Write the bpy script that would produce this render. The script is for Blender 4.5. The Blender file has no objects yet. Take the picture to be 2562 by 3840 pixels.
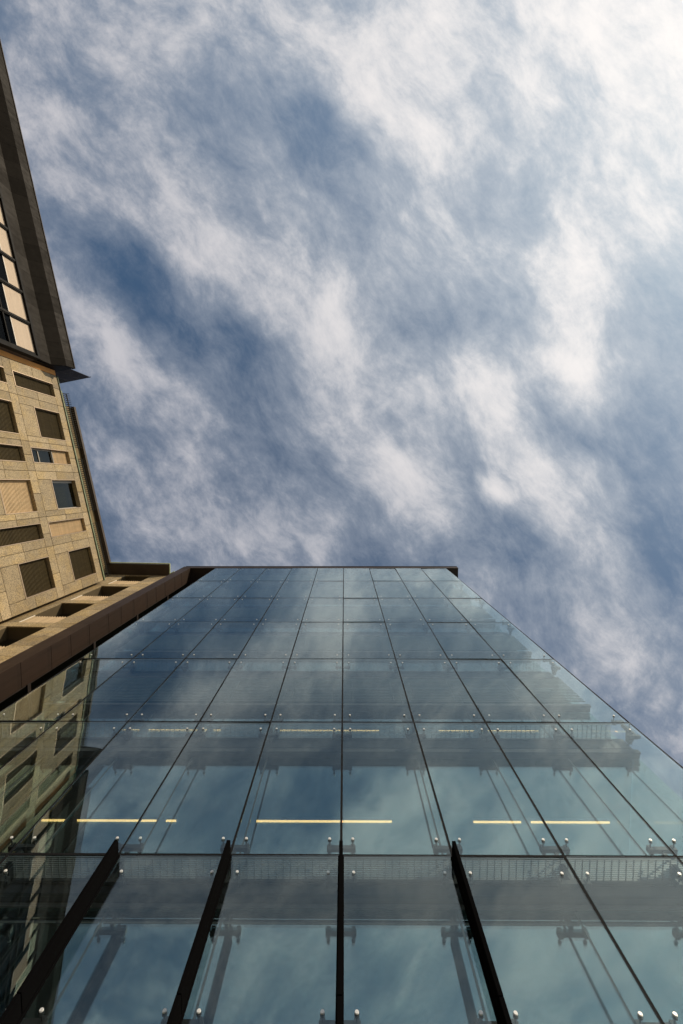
import bpy, bmesh, math, random
from mathutils import Vector, Matrix
random.seed(7)
C = bpy.context.scene.collection
S = bpy.context.scene
D = 6.0                       # distance from the camera to the outer glass of the tower
GZ = -1.6                     # ground level (the camera sits at the origin, 1.6 m above it)

# ------------------------------------------------------------------ camera, exposure
cam_d = bpy.data.cameras.new('camera'); cam = bpy.data.objects.new('camera', cam_d); C.objects.link(cam)
cam.location = (0, 0, 0); cam.rotation_mode = 'XYZ'; cam.rotation_euler = (3.0766, -0.0063, 0.0008)
cam_d.sensor_fit = 'VERTICAL'; cam_d.sensor_height = 36.0; cam_d.sensor_width = 24.0
cam_d.lens = 36.0 * 1708 / 3840
cam_d.clip_start = 0.05; cam_d.clip_end = 5000
S.camera = cam
S.view_settings.view_transform = 'Standard'; S.view_settings.look = 'None'
S.view_settings.exposure = 0.0; S.view_settings.gamma = 1.0; S.view_settings.use_curve_mapping = False
S.cycles.transparent_max_bounces = 40; S.cycles.max_bounces = 14; S.cycles.glossy_bounces = 8
S.cycles.diffuse_bounces = 3; S.cycles.sample_clamp_indirect = 4.0

# ------------------------------------------------------------------ sun and sky
SUN_AZ, SUN_EL = math.radians(-41), math.radians(33)
sv = Vector((math.cos(SUN_EL) * math.cos(SUN_AZ), math.cos(SUN_EL) * math.sin(SUN_AZ), math.sin(SUN_EL)))
sl = bpy.data.lights.new('sun', 'SUN'); sl.energy = 3.6; sl.angle = math.radians(0.6); sl.color = (1.0, 0.85, 0.64)
so = bpy.data.objects.new('sun', sl); C.objects.link(so); so.location = (40, -30, 60)
so.rotation_euler = sv.to_track_quat('Z', 'Y').to_euler()

class NT:
    """short-hand for building node trees"""
    def __init__(s, tree): s.t = tree; s.n = tree.nodes; s.l = tree.links
    def node(s, kind, **kw):
        n = s.n.new(kind)
        for k, v in kw.items(): setattr(n, k, v)
        return n
    def put(s, sock, v):
        if isinstance(v, bpy.types.NodeSocket): s.l.new(v, sock)
        else: sock.default_value = v
    def math(s, op, a, b=0.0, c=None, clamp=False):
        n = s.node('ShaderNodeMath', operation=op, use_clamp=clamp); s.put(n.inputs[0], a)
        if len(n.inputs) > 1: s.put(n.inputs[1], b)
        if c is not None: s.put(n.inputs[2], c)
        return n.outputs[0]
    def vmath(s, op, a, b=(0, 0, 0)):
        n = s.node('ShaderNodeVectorMath', operation=op); s.put(n.inputs[0], a)
        if op == 'SCALE': s.put(n.inputs[3], b)
        else: s.put(n.inputs[1], b)
        return n.outputs['Value'] if op in ('DOT_PRODUCT', 'LENGTH') else n.outputs['Vector']
    def noise(s, vec, scale, detail=2.0, rough=0.5, dist=0.0, color=False):
        n = s.node('ShaderNodeTexNoise'); s.put(n.inputs['Vector'], vec); n.inputs['Scale'].default_value = scale
        n.inputs['Detail'].default_value = detail; n.inputs['Roughness'].default_value = rough
        n.inputs['Distortion'].default_value = dist
        return n.outputs['Color'] if color else n.outputs['Fac']
    def mapping(s, vec, loc=(0, 0, 0), rot=(0, 0, 0), scale=(1, 1, 1), kind='POINT'):
        n = s.node('ShaderNodeMapping', vector_type=kind); s.put(n.inputs[0], vec)
        n.inputs[1].default_value = loc; n.inputs[2].default_value = rot; n.inputs[3].default_value = scale
        return n.outputs[0]
    def mix(s, f, a, b, kind='MIX'):
        n = s.node('ShaderNodeMix', data_type='RGBA', blend_type=kind); s.put(n.inputs[0], f)
        for i, v in ((6, a), (7, b)):
            if isinstance(v, tuple): v = (*v[:3], 1.0)
            s.put(n.inputs[i], v)
        return n.outputs[2]
    def ramp(s, f, lo, hi, a=0.0, b=1.0, smooth=True):
        n = s.node('ShaderNodeMapRange', interpolation_type='SMOOTHSTEP' if smooth else 'LINEAR')
        s.put(n.inputs[0], f)
        for i, v in ((1, lo), (2, hi), (3, a), (4, b)): n.inputs[i].default_value = v
        return n.outputs[0]

def sky_world():
    w = bpy.data.worlds.new('World'); S.world = w; w.use_nodes = True
    w.node_tree.nodes.clear(); N = NT(w.node_tree)
    out = N.node('ShaderNodeOutputWorld'); bg = N.node('ShaderNodeBackground')
    N.l.new(bg.outputs[0], out.inputs[0]); bg.inputs[1].default_value = 0.1
    sky = N.node('ShaderNodeTexSky', sky_type='NISHITA'); sky.sun_disc = False
    sky.sun_elevation = SUN_EL; sky.sun_rotation = math.radians(90) - SUN_AZ; sky.altitude = 100
    sky.air_density = 1.0; sky.dust_density = 1.2; sky.ozone_density = 1.0
    d = N.node('ShaderNodeTexCoord').outputs['Generated']
    sep = N.node('ShaderNodeSeparateXYZ'); N.l.new(d, sep.inputs[0])
    z = N.math('MAXIMUM', sep.outputs[2], 0.10)
    comb = N.node('ShaderNodeCombineXYZ')
    N.put(comb.inputs[0], N.math('DIVIDE', sep.outputs[0], z)); N.put(comb.inputs[1], N.math('DIVIDE', sep.outputs[1], z))
    p = comb.outputs[0]          # the point on a flat cloud layer overhead, one unit up
    # where the layer is thick and where it is torn open: x, y on the layer, half-length, half-width, heading, amount
    def at(x, y): return ((x * 1.634 - 1288) / 1708, (y * 1.634 - 1810) / 1708)
    k = 1.634 / 1708
    veil = [  # openings
        (250, 625, 120, 62, 50, -.55), (330, 700, 130, 60, 50, -.55), (470, 800, 150, 75, 45, -.62), (600, 900, 130, 70, 48, -.50),
        (325, 1005, 75, 42, 50, -.55), (755, 340, 150, 80, 55, -.72), (640, 330, 120, 60, 50, -.40), (545, 985, 100, 50, 50, -.35),
        (1010, 1035, 130, 55, 52, -.50), (1110, 1200, 110, 70, 60, -.35), (690, 1090, 110, 45, 45, -.25), (140, 560, 80, 45, 60, -.30), (20, 70, 80, 90, 60, -.30),
        (1080, 90, 130, 70, 95, -.45), (1550, 1010, 290, 110, 90, -.75), (1530, 1330, 160, 80, 90, -.42), (1140, 770, 90, 45, 45, -.30), (1190, 1320, 240, 90, 50, -.42),
        (1380, 1600, 170, 70, 50, -.35), (900, 1290, 260, 50, 0, -.28), (250, 1290, 70, 40, 0, -.40), (1230, 980, 90, 50, 30, -.30),
        (420, 355, 60, 30, 50, -.15), (1180, 410, 110, 80, 60, -.18), (830, 640, 160, 60, 45, -.16), (90, 420, 60, 50, 60, -.15),
        (900, 560, 80, 60, 45, -.12), (1000, 760, 90, 60, 45, -.22), (880, 1010, 90, 50, 50, -.25), (1360, 1010, 60, 40, 45, -.2), (180, 830, 60, 40, 60, -.1),
        # banks
        (330, 470, 190, 85, 48, .30), (470, 560, 190, 75, 45, .32), (640, 680, 210, 70, 42, .32), (800, 770, 150, 60, 45, .22),
        (290, 880, 150, 60, 58, .36), (250, 790, 110, 50, 65, .2), (490, 1120, 240, 65, 30, .34), (400, 1200, 150, 60, 30, .2), (790, 260, 150, 60, 48, .40), (880, 330, 140, 60, 60, .40),
        (1040, 450, 170, 70, 55, .34), (1325, 655, 100, 80, 60, .62), (1260, 560, 120, 70, 50, .25), (1130, 875, 90, 60, 50, .72), (1133, 1130, 52, 30, 55, 1.1),
        (1235, 1090, 150, 75, 60, .36), (970, 1110, 160, 48, 45, .34), (860, 950, 170, 65, 48, .32), (1450, 110, 340, 280, 60, .55),
        (720, 40, 360, 110, 20, .26), (960, 90, 120, 80, 70, .25), (1370, 1500, 150, 90, 60, .26), (1340, 880, 110, 60, 45, .25), (1300, 800, 90, 50, 60, .2), (1230, 200, 150, 100, 70, .15),
        (520, 180, 240, 110, 40, .15), (150, 400, 120, 60, 55, .15), (690, 1250, 170, 40, 10, .18), (1450, 1230, 120, 50, 70, .12), (620, 130, 160, 70, 45, .15)]
    wv = N.vmath('SUBTRACT', N.noise(p, 2.2, 3.5, .55, color=True), (.5, .5, .5))
    pw = N.vmath('ADD', p, N.vmath('SCALE', wv, .20))
    total = None
    for x, y, a, b, ang, amt in veil:
        cx, cy = at(x, y)
        m = N.mapping(pw, (cx, cy, 0), (0, 0, math.radians(ang)), (a * k * 1.75, b * k * 1.75, 1), 'TEXTURE')
        g = N.node('ShaderNodeTexGradient', gradient_type='SPHERICAL'); N.l.new(m, g.inputs[0])
        total = N.math('MULTIPLY_ADD', g.outputs['Fac'], amt * 1.0, total if total is not None else 0.0)
    # streaks drawn out along the wind, and finer torn wisps over them
    q = N.mapping(pw, rot=(0, 0, math.radians(-52)))
    q1 = N.mapping(q, scale=(2.1, 3.4, 1)); q2 = N.mapping(q, (3.1, 1.7, 0), scale=(5.6, 9.6, 1))
    f1 = N.math('SUBTRACT', N.noise(q1, 1.0, 12, .66, .25), .5)
    f2 = N.math('SUBTRACT', N.noise(q2, 1.0, 10, .68, .12), .5)
    f3 = N.math('SUBTRACT', N.noise(N.mapping(N.mapping(p, rot=(0, 0, math.radians(-54))), (5, 2, 0), (0, 0, 0), (.85, 1.15, 1)), 19.0, 8, .68, .1), .5)
    f = N.math('MULTIPLY_ADD', f1, 2.6, total); f = N.math('MULTIPLY_ADD', f2, 1.6, f); f = N.math('MULTIPLY_ADD', f3, .75, f)
    dens = N.ramp(N.math('ADD', f, .64), -.42, 1.12)
    thick = N.ramp(N.math('ADD', f, .60), .36, 1.50)
    # light that comes through: brighter and warmer towards the sun
    sd = N.vmath('DOT_PRODUCT', d, tuple(sv))
    g = N.math('POWER', N.ramp(sd, .20, .985, smooth=False), 1.7)
    dens = N.math('MULTIPLY_ADD', N.math('SUBTRACT', 1.0, dens), N.math('MULTIPLY', g, .36), dens)
    thin = N.mix(g, (2.15, 2.55, 3.35), (6.8, 7.2, 7.6)); white = N.mix(g, (5.6, 5.5, 5.85), (10.8, 10.3, 9.9))
    cloud = N.mix(thick, thin, white)
    blue = N.mix(1.0, sky.outputs[0], (.44, .68, .78), 'MULTIPLY')
    col = N.mix(N.math('MULTIPLY_ADD', dens, .93, .03), blue, cloud)
    N.l.new(col, bg.inputs[0])
sky_world()

# ------------------------------------------------------------------ helpers
class MB:
    """collects boxes, prisms and cylinders and links them as ONE mesh object"""
    def __init__(s): s.bm = bmesh.new(); s.tone = s.bm.faces.layers.float.new('tone')
    def _faces(s, fs, t):
        for f in fs: f[s.tone] = t
    def box(s, x0, x1, y0, y1, z0, z1, t=.5):
        v = [s.bm.verts.new(c) for c in ((x0, y0, z0), (x1, y0, z0), (x1, y1, z0), (x0, y1, z0), (x0, y0, z1), (x1, y0, z1), (x1, y1, z1), (x0, y1, z1))]
        s._faces([s.bm.faces.new([v[i] for i in q]) for q in ((3, 2, 1, 0), (4, 5, 6, 7), (0, 1, 5, 4), (1, 2, 6, 5), (2, 3, 7, 6), (3, 0, 4, 7))], t)
        return s
    def prism(s, pts, vec, t=.5):
        """a polygon (list of 3-D points) pushed along vec"""
        a = [s.bm.verts.new(p) for p in pts]; b = [s.bm.verts.new(Vector(p) + Vector(vec)) for p in pts]; n = len(pts)
        s._faces([s.bm.faces.new(a[::-1]), s.bm.faces.new(b)] + [s.bm.faces.new((a[i], a[(i + 1) % n], b[(i + 1) % n], b[i])) for i in range(n)], t)
        return s
    def tube(s, p, q, r, n=12, t=.5, r2=None):
        p, q = Vector(p), Vector(q); ax = (q - p).normalized()
        u = ax.orthogonal().normalized(); w = ax.cross(u); r2 = r if r2 is None else r2
        ring = lambda c, rr: [s.bm.verts.new(c + (u * math.cos(i * 2 * math.pi / n) + w * math.sin(i * 2 * math.pi / n)) * rr) for i in range(n)]
        a, b = ring(p, r), ring(q, r2)
        s._faces([s.bm.faces.new(a[::-1]), s.bm.faces.new(b)] + [s.bm.faces.new((a[i], a[(i + 1) % n], b[(i + 1) % n], b[i])) for i in range(n)], t)
        return s
    def build(s, name, mat, parent=None, loc=None, rot=None, bevel=0):
        bmesh.ops.recalc_face_normals(s.bm, faces=s.bm.faces)
        me = bpy.data.meshes.new(name); s.bm.to_mesh(me); s.bm.free(); me.materials.append(mat)
        o = bpy.data.objects.new(name, me); C.objects.link(o)
        if parent is not None: o.parent = parent
        if loc is not None: o.location = loc
        if rot is not None: o.rotation_euler = rot
        if bevel:
            m = o.modifiers.new('bevel', 'BEVEL'); m.width = bevel; m.segments = 2; m.limit_method = 'ANGLE'
        return o
def thing(name, label, cat, loc=(0, 0, 0), rotz=0, group=None):
    o = bpy.data.objects.new(name, None); C.objects.link(o); o.empty_display_size = .3
    o.location = loc; o.rotation_euler = (0, 0, rotz); o['label'] = label; o['category'] = cat
    if group: o['group'] = group
    return o
def copy(o, parent, loc=None, rot=None):
    c = o.copy(); C.objects.link(c); c.parent = parent
    if loc is not None: c.location = loc
    if rot is not None: c.rotation_euler = rot
    for ch in o.children:
        k = ch.copy(); C.objects.link(k); k.parent = c
    return c

# ------------------------------------------------------------------ materials
def mat(name, color, rough=.6, metal=0.0, spec=.5, tone=0.0, noise=None, bump=None, streak=None):
    """noise=(scale, amount, stretch) mottles the colour, tone varies it face by face, streak draws weathering down the face"""
    m = bpy.data.materials.new(name); m.use_nodes = True; N = NT(m.node_tree)
    b = m.node_tree.nodes['Principled BSDF']
    b.inputs['Roughness'].default_value = rough; b.inputs['Metallic'].default_value = metal
    b.inputs['Specular IOR Level'].default_value = spec
    pos = N.node('ShaderNodeTexCoord').outputs['Object']
    col = (*color, 1.0); fac = None
    if noise:
        sc, amt, st = noise
        v = N.mapping(pos, scale=st)
        fac = N.math('MULTIPLY_ADD', N.math('SUBTRACT', N.noise(v, sc, 5, .6), .5), amt * 2, 1.0)
    if tone:
        at = N.node('ShaderNodeAttribute', attribute_name='tone')
        t = N.math('MULTIPLY_ADD', N.math('SUBTRACT', at.outputs['Fac'], .5), tone * 2, 1.0)
        fac = t if fac is None else N.math('MULTIPLY', fac, t)
    if streak:
        v = N.mapping(pos, scale=(5, 5, .35))
        t = N.math('MULTIPLY_ADD', N.ramp(N.noise(v, 1.0, 5, .6), .48, .75), -streak, 1.0)
        fac = t if fac is None else N.math('MULTIPLY', fac, t)
    if fac is not None:
        n = N.node('ShaderNodeVectorMath', operation='SCALE'); n.inputs[0].default_value = color; N.put(n.inputs[3], fac)
        N.l.new(n.outputs[0], b.inputs['Base Color'])
        N.put(b.inputs['Roughness'], N.math('MULTIPLY_ADD', N.math('SUBTRACT', 1.0, fac), .4, rough, clamp=True))
    else: b.inputs['Base Color'].default_value = col
    if bump:
        bn = N.node('ShaderNodeBump'); bn.inputs['Strength'].default_value = bump[1]; bn.inputs['Distance'].default_value = .01
        N.l.new(N.noise(pos, bump[0], 4, .6), bn.inputs['Height']); N.l.new(bn.outputs[0], b.inputs['Normal'])
    return m

def granite():
    m = mat('beige_granite', (.4, .33, .2), .75); N = NT(m.node_tree); b = m.node_tree.nodes['Principled BSDF']
    pos = N.node('ShaderNodeTexCoord').outputs['Object']
    at = N.node('ShaderNodeAttribute', attribute_name='tone').outputs['Fac']
    off = N.vmath('ADD', pos, N.vmath('SCALE', (37.0, 11.0, 23.0), at))
    vor = N.node('ShaderNodeTexVoronoi'); N.l.new(off, vor.inputs['Vector']); vor.inputs['Scale'].default_value = 34
    sepc = N.node('ShaderNodeSeparateColor'); N.l.new(vor.outputs['Color'], sepc.inputs[0])
    grain = N.math('MULTIPLY_ADD', N.math('SUBTRACT', sepc.outputs[0], .5), .9, 1.0)
    grain = N.math('MULTIPLY_ADD', N.math('SUBTRACT', N.noise(off, 34, 3, .75), .5), 1.4, grain)
    cloud = N.math('MULTIPLY_ADD', N.math('SUBTRACT', N.noise(off, 1.3, 4, .55), .5), .5, 1.0)
    t = N.math('MULTIPLY_ADD', N.math('SUBTRACT', at, .5), .42, 1.0)
    fac = N.math('MULTIPLY', N.math('MULTIPLY', grain, cloud), t)
    warm = N.mix(N.ramp(N.noise(off, .9, 4, .6), .42, .66), (.325, .25, .145), (.345, .25, .117))
    dirt = N.ramp(N.noise(N.mapping(off, scale=(3, 3, .5)), 1.1, 6, .65), .51, .76)
    base = N.vmath('SCALE', N.mix(N.math('MULTIPLY', dirt, .7), warm, (.17, .13, .08)), fac)
    N.l.new(base, b.inputs['Base Color'])
    bn = N.node('ShaderNodeBump'); bn.inputs['Strength'].default_value = .35; bn.inputs['Distance'].default_value = .01
    N.l.new(N.noise(off, 30, 4, .7), bn.inputs['Height']); N.l.new(bn.outputs[0], b.inputs['Normal'])
    return m

def glass(name, tint, r0, refl, wav=.0, dirt=0.0):
    """a clear pane: what it lets through and what it mirrors follow the angle of view, as in real glass"""
    m = bpy.data.materials.new(name); m.use_nodes = True; m.node_tree.nodes.clear(); N = NT(m.node_tree)
    out = N.node('ShaderNodeOutputMaterial'); geo = N.node('ShaderNodeNewGeometry')
    pos = geo.outputs['Position']
    c = N.math('ABSOLUTE', N.vmath('DOT_PRODUCT', geo.outputs['Incoming'], geo.outputs['Normal']))
    sch = N.math('POWER', N.math('SUBTRACT', 1.0, c, clamp=True), 4.1)
    R = N.math('MULTIPLY_ADD', sch, 1 - r0, r0)
    tr = N.node('ShaderNodeBsdfTransparent'); tr.inputs[0].default_value = (*tint, 1)
    gl = N.node('ShaderNodeBsdfGlossy'); gl.inputs['Roughness'].default_value = 0.0; gl.inputs[0].default_value = (*refl, 1)
    if wav:
        bn = N.node('ShaderNodeBump'); bn.inputs['Strength'].default_value = wav; bn.inputs['Distance'].default_value = .02
        N.l.new(N.noise(N.mapping(pos, scale=(1, 1, .55)), .9, 2, .4), bn.inputs['Height']); N.l.new(bn.outputs[0], gl.inputs['Normal'])
    mx = N.node('ShaderNodeMixShader'); N.l.new(R, mx.inputs[0]); N.l.new(tr.outputs[0], mx.inputs[1]); N.l.new(gl.outputs[0], mx.inputs[2])
    last = mx.outputs[0]
    if dirt:      # rain runs down the pane
        df = N.node('ShaderNodeBsdfDiffuse'); df.inputs[0].default_value = (.42, .46, .47, 1)
        fine = N.ramp(N.noise(N.mapping(pos, scale=(26, 26, .42)), 1.0, 4, .7), .50, .78)
        broad = N.ramp(N.noise(N.mapping(pos, (4, 0, 2), scale=(3.2, 3.2, .16)), 1.0, 5, .65), .45, .75)
        fc = N.math('MULTIPLY', N.math('MULTIPLY_ADD', fine, .6, .4), N.math('MULTIPLY_ADD', broad, .8, .2))
        mx2 = N.node('ShaderNodeMixShader'); N.put(mx2.inputs[0], N.math('MULTIPLY', fc, dirt))
        N.l.new(last, mx2.inputs[1]); N.l.new(df.outputs[0], mx2.inputs[2]); last = mx2.outputs[0]
    N.l.new(last, out.inputs[0])
    return m
def glow(name, color, strength):
    m = bpy.data.materials.new(name); m.use_nodes = True; m.node_tree.nodes.clear(); N = NT(m.node_tree)
    e = N.node('ShaderNodeEmission'); e.inputs[0].default_value = (*color, 1); e.inputs[1].default_value = strength
    N.l.new(e.outputs[0], N.node('ShaderNodeOutputMaterial').inputs[0]); return m

M = dict(
    granite=granite(),
    outer_glass=glass('outer_glass', (.91, .96, .965), .066, (.87, .985, .99), .15, .022),
    inner_glass=glass('inner_glass', (.58, .72, .74), .225, (.82, .98, .965), .06),
    window_glass=glass('window_glass', (.45, .48, .42), .022, (.9, .95, .95), .08),
    dark_glass=glass('dark_window_glass', (.30, .32, .30), .012, (.16, .17, .18), .05),
    gasket=mat('gasket', (.006, .006, .007), .8, spec=.15, noise=(3, .3, (1, 1, 1))),
    steel=mat('bracket_steel', (.018, .019, .02), .5, .0, spec=.2, noise=(6, .25, (1, 1, 1))),
    disc=mat('polished_disc', (.78, .77, .74), .38, .35, noise=(60, .2, (1, 1, 1))),
    box=mat('catwalk_box', (.045, .046, .048), .6, .0, spec=.12, noise=(2.2, .25, (1, 1, 4)), streak=.2),
    plate=mat('catwalk_plate', (.085, .088, .09), .6, .0, spec=.15, noise=(2.2, .25, (1, 1, 4))),
    grate=mat('grating_steel', (.085, .095, .10), .5, .3, noise=(4, .2, (1, 1, 1))),
    slat=mat('louvre_slat', (.16, .19, .20), .5, .0, spec=.2, noise=(1.5, .2, (1, 1, 1))),
    mull=mat('inner_mullion', (.05, .058, .06), .7, .0, spec=.05, noise=(2, .2, (1, 1, 1))),
    slab=mat('concrete_slab', (.10, .105, .105), .8, noise=(1.2, .35, (1, 1, 1))),
    room=mat('room_wall', (.10, .11, .11), .9, noise=(.6, .4, (1, 1, 1))),
    fin=mat('black_fin', (.0042, .0041, .0044), .8, .0, spec=0.0, noise=(2, .3, (1, 1, .3))),  # black finish kept this dark and sheenless in place of street-level shade
    bronze=mat('bronze_cladding', (.031, .0185, .0125), .6, .0, spec=.2, tone=.16, noise=(1.6, .35, (1, 1, .4)), streak=.25),
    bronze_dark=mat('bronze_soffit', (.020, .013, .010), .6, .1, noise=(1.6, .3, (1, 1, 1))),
    clad=mat('dark_zinc', (.0135, .0102, .0068), .7, .0, spec=.10, tone=.22, noise=(3.0, .35, (1, 1, 1)), streak=.2),
    black_frame=mat('black_frame', (.006, .0055, .005), .6, .0, spec=.08, noise=(3, .3, (1, 1, 1))),
    blind=mat('cream_blind', (.66, .53, .40), .8, tone=.05, noise=(2.0, .12, (1, 1, 6))),
    sash=mat('grey_sash', (.34, .31, .26), .5, noise=(4, .1, (1, 1, 1))),
    white_bar=mat('white_bar', (.8, .74, .66), .5, noise=(4, .1, (1, 1, 1))),
    orange=mat('orange_render', (.74, .33, .085), .85, noise=(2, .2, (1, 1, 1))),
    parapet=mat('cream_corrugated', (.42, .30, .16), .65, noise=(1.6, .3, (4, 1, .6)), streak=.3),
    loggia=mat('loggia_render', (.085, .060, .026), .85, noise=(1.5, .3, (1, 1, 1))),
    olive=mat('olive_render', (.17, .12, .05), .85, noise=(1.5, .3, (1, 1, 1))),
    soffit=mat('brown_soffit', (.050, .034, .022), .7, noise=(1.5, .3, (1, 1, 1))),
    trim=mat('metal_trim', (.50, .38, .26), .4, .4, noise=(5, .15, (1, 1, 1))),
    shut_dark=mat('bronze_shutter', (.066, .049, .021), .55, .0, spec=.2, tone=.10, noise=(1.6, .35, (3, 3, 1))),
    shut_cream=mat('cream_shutter', (.62, .46, .27), .6, tone=.08, noise=(1.4, .22, (3, 3, 1)), streak=.15),
    copper=mat('verdigris_gutter', (.40, .45, .26), .7, noise=(3.5, .6, (1, 1, 1))),
    copper_dark=mat('old_copper', (.055, .075, .030), .6, noise=(3.5, .5, (1, 1, 1))),
    rail=mat('dark_railing', (.020, .017, .011), .6, .0, spec=.2, noise=(5, .4, (1, 1, 1))),
    screen=mat('slate_screen', (.035, .030, .032), .6, .0, spec=.08, noise=(1.5, .3, (1, 1, 1))),
    paving=mat('stone_paving', (.23, .22, .20), .85, noise=(.8, .4, (1, 1, 1)), bump=(6, .3)),
    lamp=glow('lit_diffuser', (1.0, .42, .13), 6.0),
    white_post=mat('white_post', (.72, .66, .55), .45, noise=(4, .1, (1, 1, 1))),
)

# ------------------------------------------------------------------ ground
g = MB()
g.box(-1500, 1500, -1500, 1500, GZ - .5, GZ)
g = g.build('pavement', M['paving']); g['kind'] = 'structure'

# ------------------------------------------------------------------ glass tower
HB, DH, DX, X0 = 6.964, 4.092, 1.7934, -.056
row = lambda j: HB + (6 - j) * DH            # height of horizontal joint j (0 = top edge of the glass)
colx = lambda n: X0 + n * DX                 # vertical joint n
NL, NR = -5, 4
J = .02                                       # half width of a joint
INY = 6.58                                    # inner glass
IXL, IXR = -8.66, 7.03
TH = bpy.data.objects.new
tower = thing('glass_tower', 'tall office tower clad in blue-green point-fixed glass panes under a thin bronze roof edge', 'office tower', (0, D, GZ))
P = lambda m, name, mt, **k: m.build(name, M[mt], tower, **k)
def L(y): return y - D                        # world y to tower-local y
def Zt(h): return h - GZ                      # height above the camera to tower-local z
# outer panes, each its own part, each a hair out of true so reflections break at the joints
pane_me = None
bottoms = [row(j) for j in range(0, 9)]; bottoms[8] = GZ + .05
for j in range(8):
    z0, z1 = bottoms[j + 1], bottoms[j]
    for n in range(NL, NR):
        w, hh = DX / 2 - J, (z1 - z0) / 2 - J
        o = P(MB().box(-w, w, -.009, .009, -hh, hh), 'glass_pane', 'outer_glass', loc=((colx(n) + colx(n + 1)) / 2, 0, Zt((z0 + z1) / 2)),
              rot=(random.gauss(0, .0042), 0, random.gauss(0, .0045)))
# side panes: right return and left return
for xs, y1 in ((colx(NR), 13.0), (colx(NL), 9.0)):
    for j in range(8):
        z0, z1 = bottoms[j + 1], bottoms[j]; y = D + .035
        sgn = 1 if xs > 0 else -1
        while y < y1:
            yb = min(y + DX, y1)
            P(MB().box(-.009, .009, -(yb - y) / 2 + J, (yb - y) / 2 - J, -(z1 - z0) / 2 + J, (z1 - z0) / 2 - J), 'side_pane', 'outer_glass',
              loc=(xs, L((y + yb) / 2), Zt((z0 + z1) / 2)), rot=(0, 0, random.gauss(0, .001)))
            y = yb
for n in range(NL, NR + 1):
    wdt = .0195 if NL < n < NR else .016
    P(MB().box(-wdt, wdt, -.006, .012, 0.0, Zt(row(0))), 'vertical_joint', 'gasket', loc=(colx(n), 0, 0))
for j in range(1, 8):
    m = MB()
    for n in range(NL, NR): m.box(colx(n) + .02, colx(n + 1) - .02, -.006, .012, -.0195, .0195)
    P(m, 'horizontal_joint', 'gasket', loc=(0, 0, Zt(row(j))))
    P(MB().box(-.006, .006, .02, 6.9, -.018, .018), 'side_joint', 'gasket', loc=(colx(NR), 0, Zt(row(j))))
# spider brackets behind each crossing, two bars with two pins each, and the bright discs on the face of the glass
def bracket_mesh(cols, bars, web=True):
    m = MB()
    for b in bars:
        x0 = min(cols) - .045; x1 = max(cols) + .045
        if web: x0, x1 = min(x0, -.05), max(x1, .05)
        m.box(x0, x1, .13, .20, b - .035, b + .035)
        for c in cols:
            m.tube((c, .012, b), (c, .14, b), .011, 10)
            m.tube((c, .013, b), (c, .030, b), .030, 14)
            m.box(c - .03, c + .03, .115, .215, b - .05, b + .05)
    if web:
        z0, z1 = min(bars), max(bars)
        if z1 - z0 < .1: z0 -= .12
        m.box(-.028, .028, .16, .26, z0 + .036, z1 - .036)
        m.box(-.04, .04, .2, .52, (z0 + z1) / 2 - .07, (z0 + z1) / 2 + .07)
        m.prism([(-.025, .26, z0 + .1), (-.025, .5, (z0 + z1) / 2 - .07), (-.025, .26, (z0 + z1) / 2 - .07)], (.05, 0, 0))
    return m
nodes = []
protos = {}
disc_spots = []
for j in range(0, 8):
    for n in range(NL, NR + 1):
        cols = (-.195, .195) if NL < n < NR else ((.195,) if n == NL else (-.195,))
        bars = (-.33, .33) if j else (-.33,)
        nodes.append((cols, bars, colx(n), row(j)))
for n in range(NL, NR + 1):
    cols = (-.195, .195) if NL < n < NR else ((.195,) if n == NL else (-.195,))
    nodes.append((cols, (0.0,), colx(n), 4.78))
nodes.sort(key=lambda q: abs(q[3] - 5) + abs(q[2]) * .6)
brk_extra = []
for k, (cols, bars, x, h) in enumerate(nodes):
    key = (cols, bars)
    if key not in protos:
        protos[key] = P(bracket_mesh(cols, bars), 'spider_bracket', 'steel', loc=(x, 0, Zt(h)))
    else: copy(protos[key], tower, (x, 0, Zt(h)))
    for b in bars:
        for c in cols: disc_spots.append((x + c, h + b))
dm = lambda m, x, y, z: m.tube((x, y - .0215, z), (x, y - .012, z), .021, 18).tube((x, y - .012, z), (x, y - .0095, z), .0245, 18)
dproto = None
far = MB(); rest = 0
def seen_size(p):
    x, h = p; v = 1708 / (h * .996 / D + .0643) if h > 0 else 1e9
    if h < 4.3 or abs(x) / (h) > .9: return -1.0
    return 1 / (x * x + D * D + h * h)
disc_spots.sort(key=seen_size, reverse=True)
for k, (x, h) in enumerate(disc_spots):
    if k < 99:
        if dproto is None: dproto = P(dm(MB(), 0, 0, 0), 'fixing_disc', 'disc', loc=(x, 0, Zt(h)))
        else: copy(dproto, tower, (x, 0, Zt(h)))
    else: dm(far, x, 0, Zt(h))
o = P(far, 'fixing_disc', 'disc'); o['kind'] = 'stuff'
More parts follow.
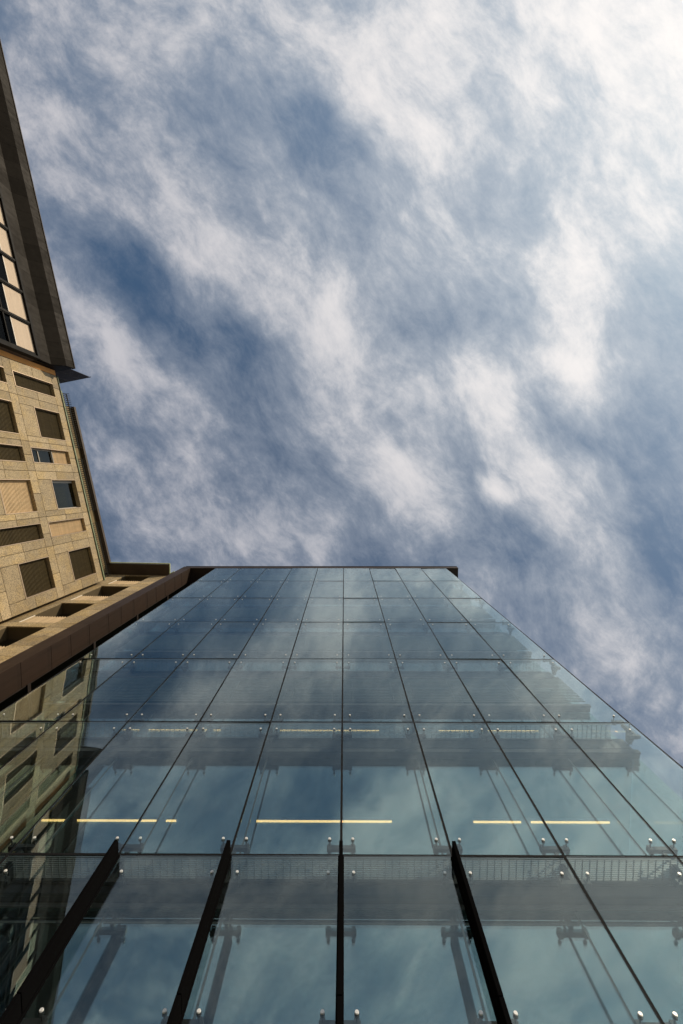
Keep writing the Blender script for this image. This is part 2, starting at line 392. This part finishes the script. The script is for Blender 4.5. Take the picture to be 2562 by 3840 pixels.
# maintenance catwalk of each floor: grating, edge boxes; upper floors carry a lowered louvre blind
for j in range(0, 8):
    z = row(j)
    if j:
        m = MB()
        y = 6.07
        while y < 6.43: m.box(IXL, IXR - .35, L(y) - .0028, L(y) + .0028, .022, .05); y += .036
        x = IXL
        while x < IXR - .35: m.box(x - .0028, x + .0028, L(6.06), L(6.44), .031, .049); x += .118
        m.box(IXL, IXR - .33, L(6.045), L(6.06), .0, .07); m.box(IXL, IXR - .33, L(6.435), L(6.455), -.02, .07)
        P(m, 'catwalk_grating', 'grate', loc=(0, 0, Zt(z)))
    m = MB(); m.box(IXL, IXR - .03, L(6.461), L(6.555), -.04 if j >= 6 else -.33, .08)
    P(m, 'edge_plate', 'plate', loc=(0, 0, Zt(z)))
    m = MB()
    zb = -.28 if j >= 6 else -.60
    m.box(IXL, IXR, L(6.40), L(6.455), zb, zb + .12); m.box(IXL, IXR - .02, L(6.459), L(6.556), zb, max(zb + .16, -.05 if j >= 6 else -.36))
    P(m, 'blind_box', 'box', loc=(0, 0, Zt(z)))
    if j <= 4:
        m = MB()
        for k in range(16):
            zz = -.82 - k * .098
            m.prism([(IXL + .05, L(6.325), zz - .012), (IXL + .05, L(6.368), zz + .012), (IXL + .05, L(6.368), zz + .020), (IXL + .05, L(6.325), zz - .004)], (IXR - IXL - .1, 0, 0))
        P(m, 'louvre_blind', 'slat', loc=(0, 0, Zt(z)))
        m = MB(); m.box(IXL, IXR, L(6.36), L(6.43), -2.50, -2.40); m.box(IXL, IXR - .02, L(6.435), L(6.555), -2.50, -2.36)
        P(m, 'blind_rail', 'box', loc=(0, 0, Zt(z)))
        m = MB()
        n = NL + 1
        while n < NR:
            for s_ in (-.30, .30): m.box(colx(n) + s_ - .004, colx(n) + s_ + .004, L(6.335), L(6.343), -2.40, -.75)
            n += 1
        P(m, 'guide_wire', 'mull', loc=(0, 0, Zt(z)))
# inner facade: glass, mullions, floors, rooms
for j in range(0, 7):
    z0, z1 = row(j + 1) + .09, row(j) - .36
    m = MB(); xs = [IXL] + [colx(n) for n in range(-4, 4)] + [IXR]
    for a, b in zip(xs, xs[1:]): m.box(a + .018, b - .018, -.012, .012, z0, z1)
    P(m, 'inner_glazing', 'inner_glass', loc=(0, L(INY), -GZ))
    m = MB()
    for x in xs[1:-1]: m.box(x - .014, x + .014, L(INY) - .016, L(INY) + .03, z0, z1)
    m.box(IXL, IXR, L(INY) - .03, L(INY) + .05, z0 - .07, z0 - .001)
    if j >= 5:
        for a, b in zip(xs, xs[1:]): m.box(a + .036, b - .036, L(INY) - .018, L(INY) - .0125, row(j) - .60, row(j) - .56)
    P(m, 'inner_mullion', 'mull', loc=(0, 0, -GZ))
    m = MB(); m.box(-.012, .012, L(INY) + .03, L(13), z0, z1); P(m, 'inner_side_glazing', 'window_glass', loc=(IXR, 0, -GZ))
for j in range(0, 8):
    P(MB().box(IXL, IXR - .015, L(6.56), L(13.0), -.34, .02), 'floor_slab', 'slab', loc=(0, 0, Zt(row(j))))
P(MB().box(IXL - .2, IXR - 2.0, L(13.01), L(13.3), 0, Zt(row(0)) - .35), 'core_wall', 'room')
P(MB().box(IXL - .14, IXL - .02, L(6.62), L(13.0), 0, Zt(row(0)) - .35), 'inner_end_wall', 'box')
# roof slab: thin bronze edge over a black soffit, running past the glass on both sides
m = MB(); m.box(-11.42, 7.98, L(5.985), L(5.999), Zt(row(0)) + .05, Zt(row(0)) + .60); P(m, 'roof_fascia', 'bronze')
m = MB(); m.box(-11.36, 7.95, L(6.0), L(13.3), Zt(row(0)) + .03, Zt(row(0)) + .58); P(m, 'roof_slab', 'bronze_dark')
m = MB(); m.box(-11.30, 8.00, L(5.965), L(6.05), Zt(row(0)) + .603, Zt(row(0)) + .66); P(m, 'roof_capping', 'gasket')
# bronze pier at the left end: smooth front, panelled reveal with paired joints
top = row(0) + .028
m = MB(); zz = GZ
while zz < top - .05:
    z1 = min(zz + 4.1, top); m.box(-11.42, -10.815, L(5.985), L(6.86), Zt(zz), Zt(z1) - .004, random.random()); zz = z1
P(m, 'pier', 'bronze')
m = MB(); zz = GZ; k = 0
steps = (1.36, .22, 1.02, .18, 1.12, .192)
while zz < top - .1:
    z1 = min(zz + steps[k % 6], top - .01)
    wide = k % 2 == 0
    m.box(-10.813, -10.800 if wide else -10.808, L(5.99), L(6.86), Zt(zz) + .004, Zt(z1) - .004, random.uniform(.35, .65) if wide else .02)
    zz = z1; k += 1
P(m, 'reveal_panel', 'bronze')
m = MB()
m.box(-11.3, -10.83, L(6.862), L(8.4), 0, Zt(top))
for j in range(0, 8):
    m.box(-10.83, -10.79, L(6.862), L(8.4), Zt(row(j)) - .12, Zt(row(j)) + .04)
m.box(-10.82, -8.9, L(8.42), L(8.8), 0, Zt(top))
P(m, 'recess_wall', 'bronze_dark')
m = MB()
for j in range(0, 8):
    zb = bottoms[j + 1] if j < 7 else GZ
    m.box(-10.80, -10.785, L(6.9), L(8.3), Zt(bottoms[j + 1]) + .05, Zt(bottoms[j]) - .13)
P(m, 'recess_glazing', 'window_glass')
# four black fins standing out from the lowest storeys
for n in (-2, -1, 0, 1):
    f = P(MB().box(-.029, .029, -.31, -.055, 0.0, Zt(4.70)).box(-.029, .029, -.31, -.055, Zt(4.712), Zt(6.90)).box(-.047, .047, -.054, -.011, 0, Zt(6.90)), 'vertical_fin', 'fin', loc=(colx(n), 0, 0), bevel=.004)

# lit linear lamps under two of the ceilings
for fl, jj in (('lower', 5), ('upper', 4)):
    for pos, x in (('left', -5.80), ('middle', -.50), ('right', 4.82)):
        where = {'left': 'leftmost', 'middle': 'middle', 'right': 'rightmost'}[pos]
        lt = thing('ceiling_light', f'slim glowing warm white strip light behind the glass, {where} one of the {fl} lit storey', 'ceiling light', (x, 8.3, row(jj) - .36), group='strip lights under the office ceilings')
        lm = MB(); cuts = {'left': (-1.66, -1.09, -.78, 1.18, 1.41, 1.66), 'middle': (-1.66, 1.66), 'right': (-1.66, -.50, -.26, 1.66)}[pos]
        for c0, c1 in zip(cuts[::2], cuts[1::2]): lm.box(c0, c1, -.022, .022, -.05, -.03)
        lm.build('diffuser', M['lamp'], lt)
        MB().box(-1.68, 1.68, -.055, .055, -.028, .019).build('housing', M['mull'], lt)

# ------------------------------------------------------------------ beige stone block on the left
A = math.atan(.1945)
def fl(y): return (y + .17) / math.cos(A)     # world y on its facade line to position along it
def hz(h): return h - GZ
stone = thing('stone_building', 'beige speckled granite block with dark and cream shuttered windows and a railed roof edge', 'building', (-16.62, -.17, GZ), -A)
SP = lambda m, name, mt, **k: m.build(name, M[mt], stone, **k)
narrow = [(-6.0, -5.15), (-1.93, -1.08), (2.15, 3.0)]; wide = [(-4.25, -2.54), (-.17, 1.54), (3.93, 5.65)]
seq = [narrow[0], wide[0], narrow[1], wide[1], narrow[2], wide[2]]
joints = [-6.56, -4.71, -2.24, -.63, 1.85, 3.44, 6.22]
E0, E1 = fl(-6.60), fl(6.22)
m = MB(); GAP = .013
def cell(y0, y1, z0, z1):
    t = random.random()
    m.box(-.05, random.uniform(-.002, .002), y0 + GAP, y1 - GAP, hz(z0) + GAP, hz(z1) - GAP, t)
    m.box(-.7, -.0505, y0, y1, hz(z0), hz(z1), .2)
tops = [28.03, 24.03, 20.03]
for T in tops:
    a, b = T - 3.40, T
    for i, jl in enumerate(joints[:-1]):      # band above the windows
        y0, y1 = fl(jl) if i else E0, fl(joints[i + 1])
        mid = y0 + (y1 - y0) * random.uniform(.42, .58)
        cell(y0, mid, b, b + .60); cell(mid, y1, b, b + .60)
    prev = E0
    for i, (w0, w1) in enumerate(seq):
        js = fl(joints[i]) if i else None
        pieces = [(prev, js), (js, fl(w0))] if js is not None else [(prev, fl(w0))]
        for p0, p1 in pieces:
            cut = T - 1.68 + random.uniform(-.02, .02)
            cell(p0, p1, a, cut); cell(p0, p1, cut, b)
        if i % 2: cell(fl(w0), fl(w1), a, a + 1.10)
        prev = fl(w1)
    cell(prev, E1, a, T - 1.68); cell(prev, E1, T - 1.68, b)
zb = tops[-1] - 3.40
for k in range(6):
    z0 = max(GZ, zb - 4); 
    for i in range(6): cell(E0 + (E1 - E0) * i / 6, E0 + (E1 - E0) * (i + 1) / 6, z0, zb)
    zb = z0
    if zb <= GZ: break
SP(m, 'stone_wall', 'granite')
SP(MB().box(-9.5, -.701, E0 + .02, E1 - .02, 0, hz(28.55)), 'rear_mass', 'olive')

def slat_shutter(w, z0, z1, pitch=.088):
    """horizontal slats lapping one over the other, built as one sheet with a back"""
    m = MB(); z = z0
    while z < z1 - .01:
        zt = min(z + pitch, z1)
        m.prism([(-.205, -w / 2, z), (-.165, -w / 2, z + .004), (-.19, -w / 2, zt - .004), (-.215, -w / 2, zt - .004)], (0, w, 0), random.random())
        z = zt
    return m
def window(T, w0, w1, tall, kind):
    y = (fl(w0) + fl(w1)) / 2; w = fl(w1) - fl(w0); z1, z0 = hz(T), hz(T - (3.40 if tall else 2.30))
    m = MB()
    for s_ in (-1, 1): m.box(-.19, .022, s_ * w / 2 - .030 * (s_ > 0) - .001, s_ * w / 2 + .030 * (s_ < 0) + .001, z0 + .001, z1 - .001)
    m.box(-.19, .016, -w / 2 + .043, w / 2 - .043, z0 + .001, z0 + .05)
    wo = SP(m, 'window', 'trim', loc=(0, y, 0))
    def sub(mm, name, mt): return mm.build(name, M[mt], wo)
    iw = w - .09
    if kind in ('dark', 'cream'):
        sub(slat_shutter(iw, z0 + .052, z1 - .003), 'shutter', 'shut_' + kind)
    else:
        sub(MB().box(-.245, -.235, -iw / 2, iw / 2, z0 + .052, z1 - .003), 'pane', 'window_glass')
        sub(MB().box(-.60, -.55, -iw / 2, iw / 2, z0 + .052, z1 - .003), 'drawn_curtain', 'olive')
        fr = MB()
        for s_ in (-1, 1): fr.box(-.26, -.21, s_ * (iw / 2 - .025) - .025, s_ * (iw / 2 - .025) + .025, z0 + .053, z1 - .004)
        if kind == 'half':
            zs = z1 - 1.38
            fr.box(-.26, -.20, -iw / 2 + .051, iw / 2 - .051, zs - 1.20, zs - 1.14)
            fr.box(-.26, -.14, -iw / 2 + .051, iw / 2 - .051, zs - .06, zs - .002)
            sub(slat_shutter(iw - .02, zs, z1 - .003), 'shutter', 'shut_cream')
        else:
            fr.box(-.26, -.20, -iw / 2 + .051, iw / 2 - .051, z0 + .053, z0 + .11)
            fr.box(-.30, -.21, -iw / 2 + .051, -iw / 2 + .12, z0 + .12, z1 - .005)
        sub(fr, 'sash', 'sash')
kinds = {(0, 2): 'half', (0, 3): 'open', (0, 4): 'cream', (1, 3): 'cream', (2, 1): 'cream', (2, 4): 'cream'}
for r, T in enumerate(tops):
    for i, (w0, w1) in enumerate(seq): window(T, w0, w1, i % 2 == 0, kinds.get((r, i), 'dark'))
# roof edge: verdigris gutter, railing in three lengths, set-back top storey under a brown eave
SP(MB().box(-.10, .05, E0, E1 + .03, hz(28.64), hz(28.70)), 'stone_coping', 'copper_dark')
SP(MB().tube((.0, E0 + .9, hz(28.76)), (.0, E1 + .03, hz(28.76)), .045, 10).box(-.12, -.02, E0, E1, hz(28.701), hz(28.78)), 'gutter', 'copper')
for a, b in ((-5.62, -2.22), (-1.50, 1.85), (2.60, 6.10)):
    m = MB(); y = fl(a)
    while y < fl(b):
        m.box(-.08, -.04, y - .019, y + .019, hz(28.70), hz(29.36)); y += .132
        m.prism([(-.045, y - .141, hz(29.12)), (.14, y - .141, hz(29.33)), (.14, y - .141, hz(29.37)), (-.045, y - .141, hz(29.19))], (0, .03, 0))
    m.box(-.085, -.035, fl(a) - .03, fl(b) + .03, hz(29.361), hz(29.40)); m.box(-.083, -.037, fl(a), fl(b), hz(28.95), hz(28.98))
    m.box(-.16, -.09, fl(a), fl(b), hz(28.79), hz(29.02))
    SP(m, 'roof_railing', 'rail')
SP(MB().box(-9.0, -1.14, -5.28, E1 - .2, hz(28.56), hz(31.39)), 'top_storey', 'olive')
SP(MB().box(-9.2, -.88, -5.28, 5.86, hz(31.40), hz(31.62)), 'eave', 'soffit')
SP(MB().tube((-.16, E0 + .12, hz(28.70)), (-.16, E0 + .12, hz(29.6)), .06, 10), 'end_post', 'rail')

# ------------------------------------------------------------------ balcony wing between the block and the pier
wing = thing('balcony_wing', 'narrow sunlit stone wing with dark recessed balconies and corrugated cream fronts beside the bronze pier', 'building', (-12.25, 6.5, GZ), math.radians(1.1))
WP = lambda m, name, mt, **k: m.build(name, M[mt], wing, **k)
OX0, OX1 = -2.92, -1.14
m = MB(); back = MB()
def wcell(x0, x1, z0, z1):
    m.box(x0 + GAP, x1 - GAP, random.uniform(-.002, .002), .05, hz(z0) + GAP, hz(z1) - GAP, random.random())
    back.box(x0, x1, .0505, .6, hz(z0), hz(z1), .3)
levels = [(28.62, 31.15), (24.62, 28.0), (20.62, 24.0), (16.62, 20.0)]
for z0, z1 in levels:
    wcell(-5.4, OX0, z0, z1)
    for k in range(3): wcell(OX1, 0, z0 + (z1 - z0) * k / 3, z0 + (z1 - z0) * (k + 1) / 3)
for z0, z1 in ((31.15, 31.40), (28.0, 28.62), (24.0, 24.62), (20.0, 20.62)):
    wcell(-5.4, OX0 + .2, z0, z1); wcell(OX0 + .2, OX1, z0, z1); wcell(OX1, 0, z0, z1)
wcell(-5.4, 0, 8, 16.62); wcell(-5.4, 0, GZ, 8)
WP(m, 'wing_wall', 'granite'); WP(back, 'wall_core', 'loggia')
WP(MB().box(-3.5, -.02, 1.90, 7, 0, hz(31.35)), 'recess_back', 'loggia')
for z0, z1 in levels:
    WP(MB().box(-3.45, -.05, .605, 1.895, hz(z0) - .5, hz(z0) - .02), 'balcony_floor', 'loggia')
    m = MB(); n = 14; x0 = OX0 + .02; st = (OX1 - .02 - x0) / n
    prof = []
    for k in range(n): prof += [(x0 + k * st, .115), (x0 + (k + .66) * st, .03)]
    prof.append((OX1 - .02, .115))
    pts = [(x, y, hz(z0) + .03) for x, y in prof] + [(x, y + .012, hz(z0) + .03) for x, y in prof[::-1]]
    m.prism(pts, (0, 0, 1.06)); WP(m, 'corrugated_parapet', 'parapet')
    WP(MB().box(OX0 + .005, OX1 - .005, .01, .13, hz(z0) + .002, hz(z0) + .026), 'parapet_rail', 'black_frame')
    WP(MB().tube((OX0 + .06, .03, hz(z0)), (OX0 + .06, .03, hz(z0) + 1.15), .022, 8).tube((OX0 + .06, .03, hz(z0) + 1.15), (OX0 + .06, .42, hz(z0) + 1.15), .018, 8), 'guard_post', 'white_post')
WP(MB().box(-5.2, -.02, -.78, .55, hz(31.40), hz(31.47)), 'eave_soffit', 'soffit')
WP(MB().box(-5.2, .03, -.86, -.79, hz(31.44), hz(31.55)).box(-.015, .04, -.789, .3, hz(31.44), hz(31.55)), 'eave_gutter', 'copper')
WP(MB().tube((.07, -.1, hz(31.5)), (.34, -.25, hz(31.5)), .07, 10), 'gutter_outlet', 'copper')
WP(MB().box(-5.4, .0, .56, 7, hz(31.48), hz(31.7)), 'wing_roof', 'soffit')

# ------------------------------------------------------------------ dark metal-clad block beyond
dark = thing('metal_clad_building', 'dark zinc clad block with a flared parapet over black framed windows and cream blinds', 'building', (-16.62, -.17, GZ), -A)
DP = lambda m, name, mt, **k: m.build(name, M[mt], dark, **k)
l1 = -6.88
prof = [(.55, 26.42), (.50, 27.52), (1.0, 28.20), (1.06, 28.92)]
m = MB(); y = l1; k = 0
while y > -40:
    yb = y - (.42 if k == 0 else .96); tt = random.random()
    for (d0, h0), (d1, h1) in zip(prof, prof[1:]):
        e0 = .05 if k == 0 and d0 == .50 else 0
        m.prism([(d0, y - .004, hz(h0) + .004), (d1, y - .004, hz(h1) - .004), (d1 - .1, y - .004, hz(h1) - .004), (d0 - .1, y - .004, hz(h0) + .004)], (0, yb - y + .008, 0), tt * .6 + random.random() * .4)
    y = yb; k += 1
DP(m, 'zinc_cladding', 'clad')
DP(MB().prism([(.30, l1 + .0, hz(26.38)), (.38, l1, hz(27.55)), (.88, l1, hz(28.22)), (.95, l1, hz(28.9)), (-7, l1, hz(28.9)), (-7, l1, hz(26.38))], (0, -33, 0)), 'cladding_core', 'black_frame')
DP(MB().box(.88, 1.10, -40, l1 + .006, hz(28.925), hz(28.99)), 'parapet_cap', 'bronze')
m = MB(); m.box(-7, .30, -40, l1 + .002, hz(22.0), hz(26.375)); DP(m, 'bay_wall', 'soffit')
m = MB(); m.box(-7, .0, l1 + .004, -6.57, 0, hz(28.6)); DP(m, 'joint_wall', 'orange')
m = MB(); m.box(-7, .28, -40, l1 - .03, 0, hz(21.99)); DP(m, 'lower_wall', 'clad')
pitch = 1.738; y = -7.20
k = 0
m = MB(); m.box(.30, .60, -40, l1 + .01, hz(26.25), hz(26.41)); m.box(.30, .60, -40, l1 + .01, hz(22.0), hz(22.2))
m.box(.301, .61, l1 - .12, l1 + .012, hz(22.2), hz(26.25)); m.box(.301, .52, l1 - .30, l1 - .121, hz(22.2), hz(26.25))
DP(m, 'window_band', 'black_frame')
while y > -40:
    yb = y - pitch
    fr = MB(); fr.box(.31, .58, yb, yb + .12, hz(22.2), hz(26.25)); fr.box(.31, .54, yb + .121, yb + .17, hz(22.2), hz(26.25))
    fr.box(.31, .52, yb + .171, y, hz(24.2), hz(24.28))
    w = DP(fr, 'framed_window', 'black_frame')
    MB().box(.44, .45, yb + .171, y - .001, hz(22.21), hz(26.24)).build('pane', M['dark_glass'], w)
    drop = (1.42, 1.42, .86, .86, .66, 1.42, 1.1, 1.42, .9, 1.2)[k % 10]
    b = MB(); zz = hz(26.24) - drop
    while zz < hz(26.24):
        z1 = min(zz + .05, hz(26.24)); b.prism([(.462, yb + .19, zz), (.472, yb + .19, (zz + z1) / 2), (.462, yb + .19, z1), (.455, yb + .19, z1), (.455, yb + .19, zz)], (0, y - yb - .21, 0), random.random()); zz = z1
    b.build('roller_blind', M['blind'], w)
    MB().box(.45, .485, yb + .185, y - .015, hz(26.24) - drop - .035, hz(26.24) - drop - .001).build('blind_bar', M['white_bar'], w)
    y = yb; k += 1
m = MB()
for a, b in ((-1.32, -.62), (-.61, .10), (.11, .82)): m.box(a, b - .006, -6.905, -6.89, hz(28.2), hz(31.18))
m.box(-1.34, .84, -6.925, -6.906, hz(31.12), hz(31.21))
DP(m, 'roof_screen', 'screen')
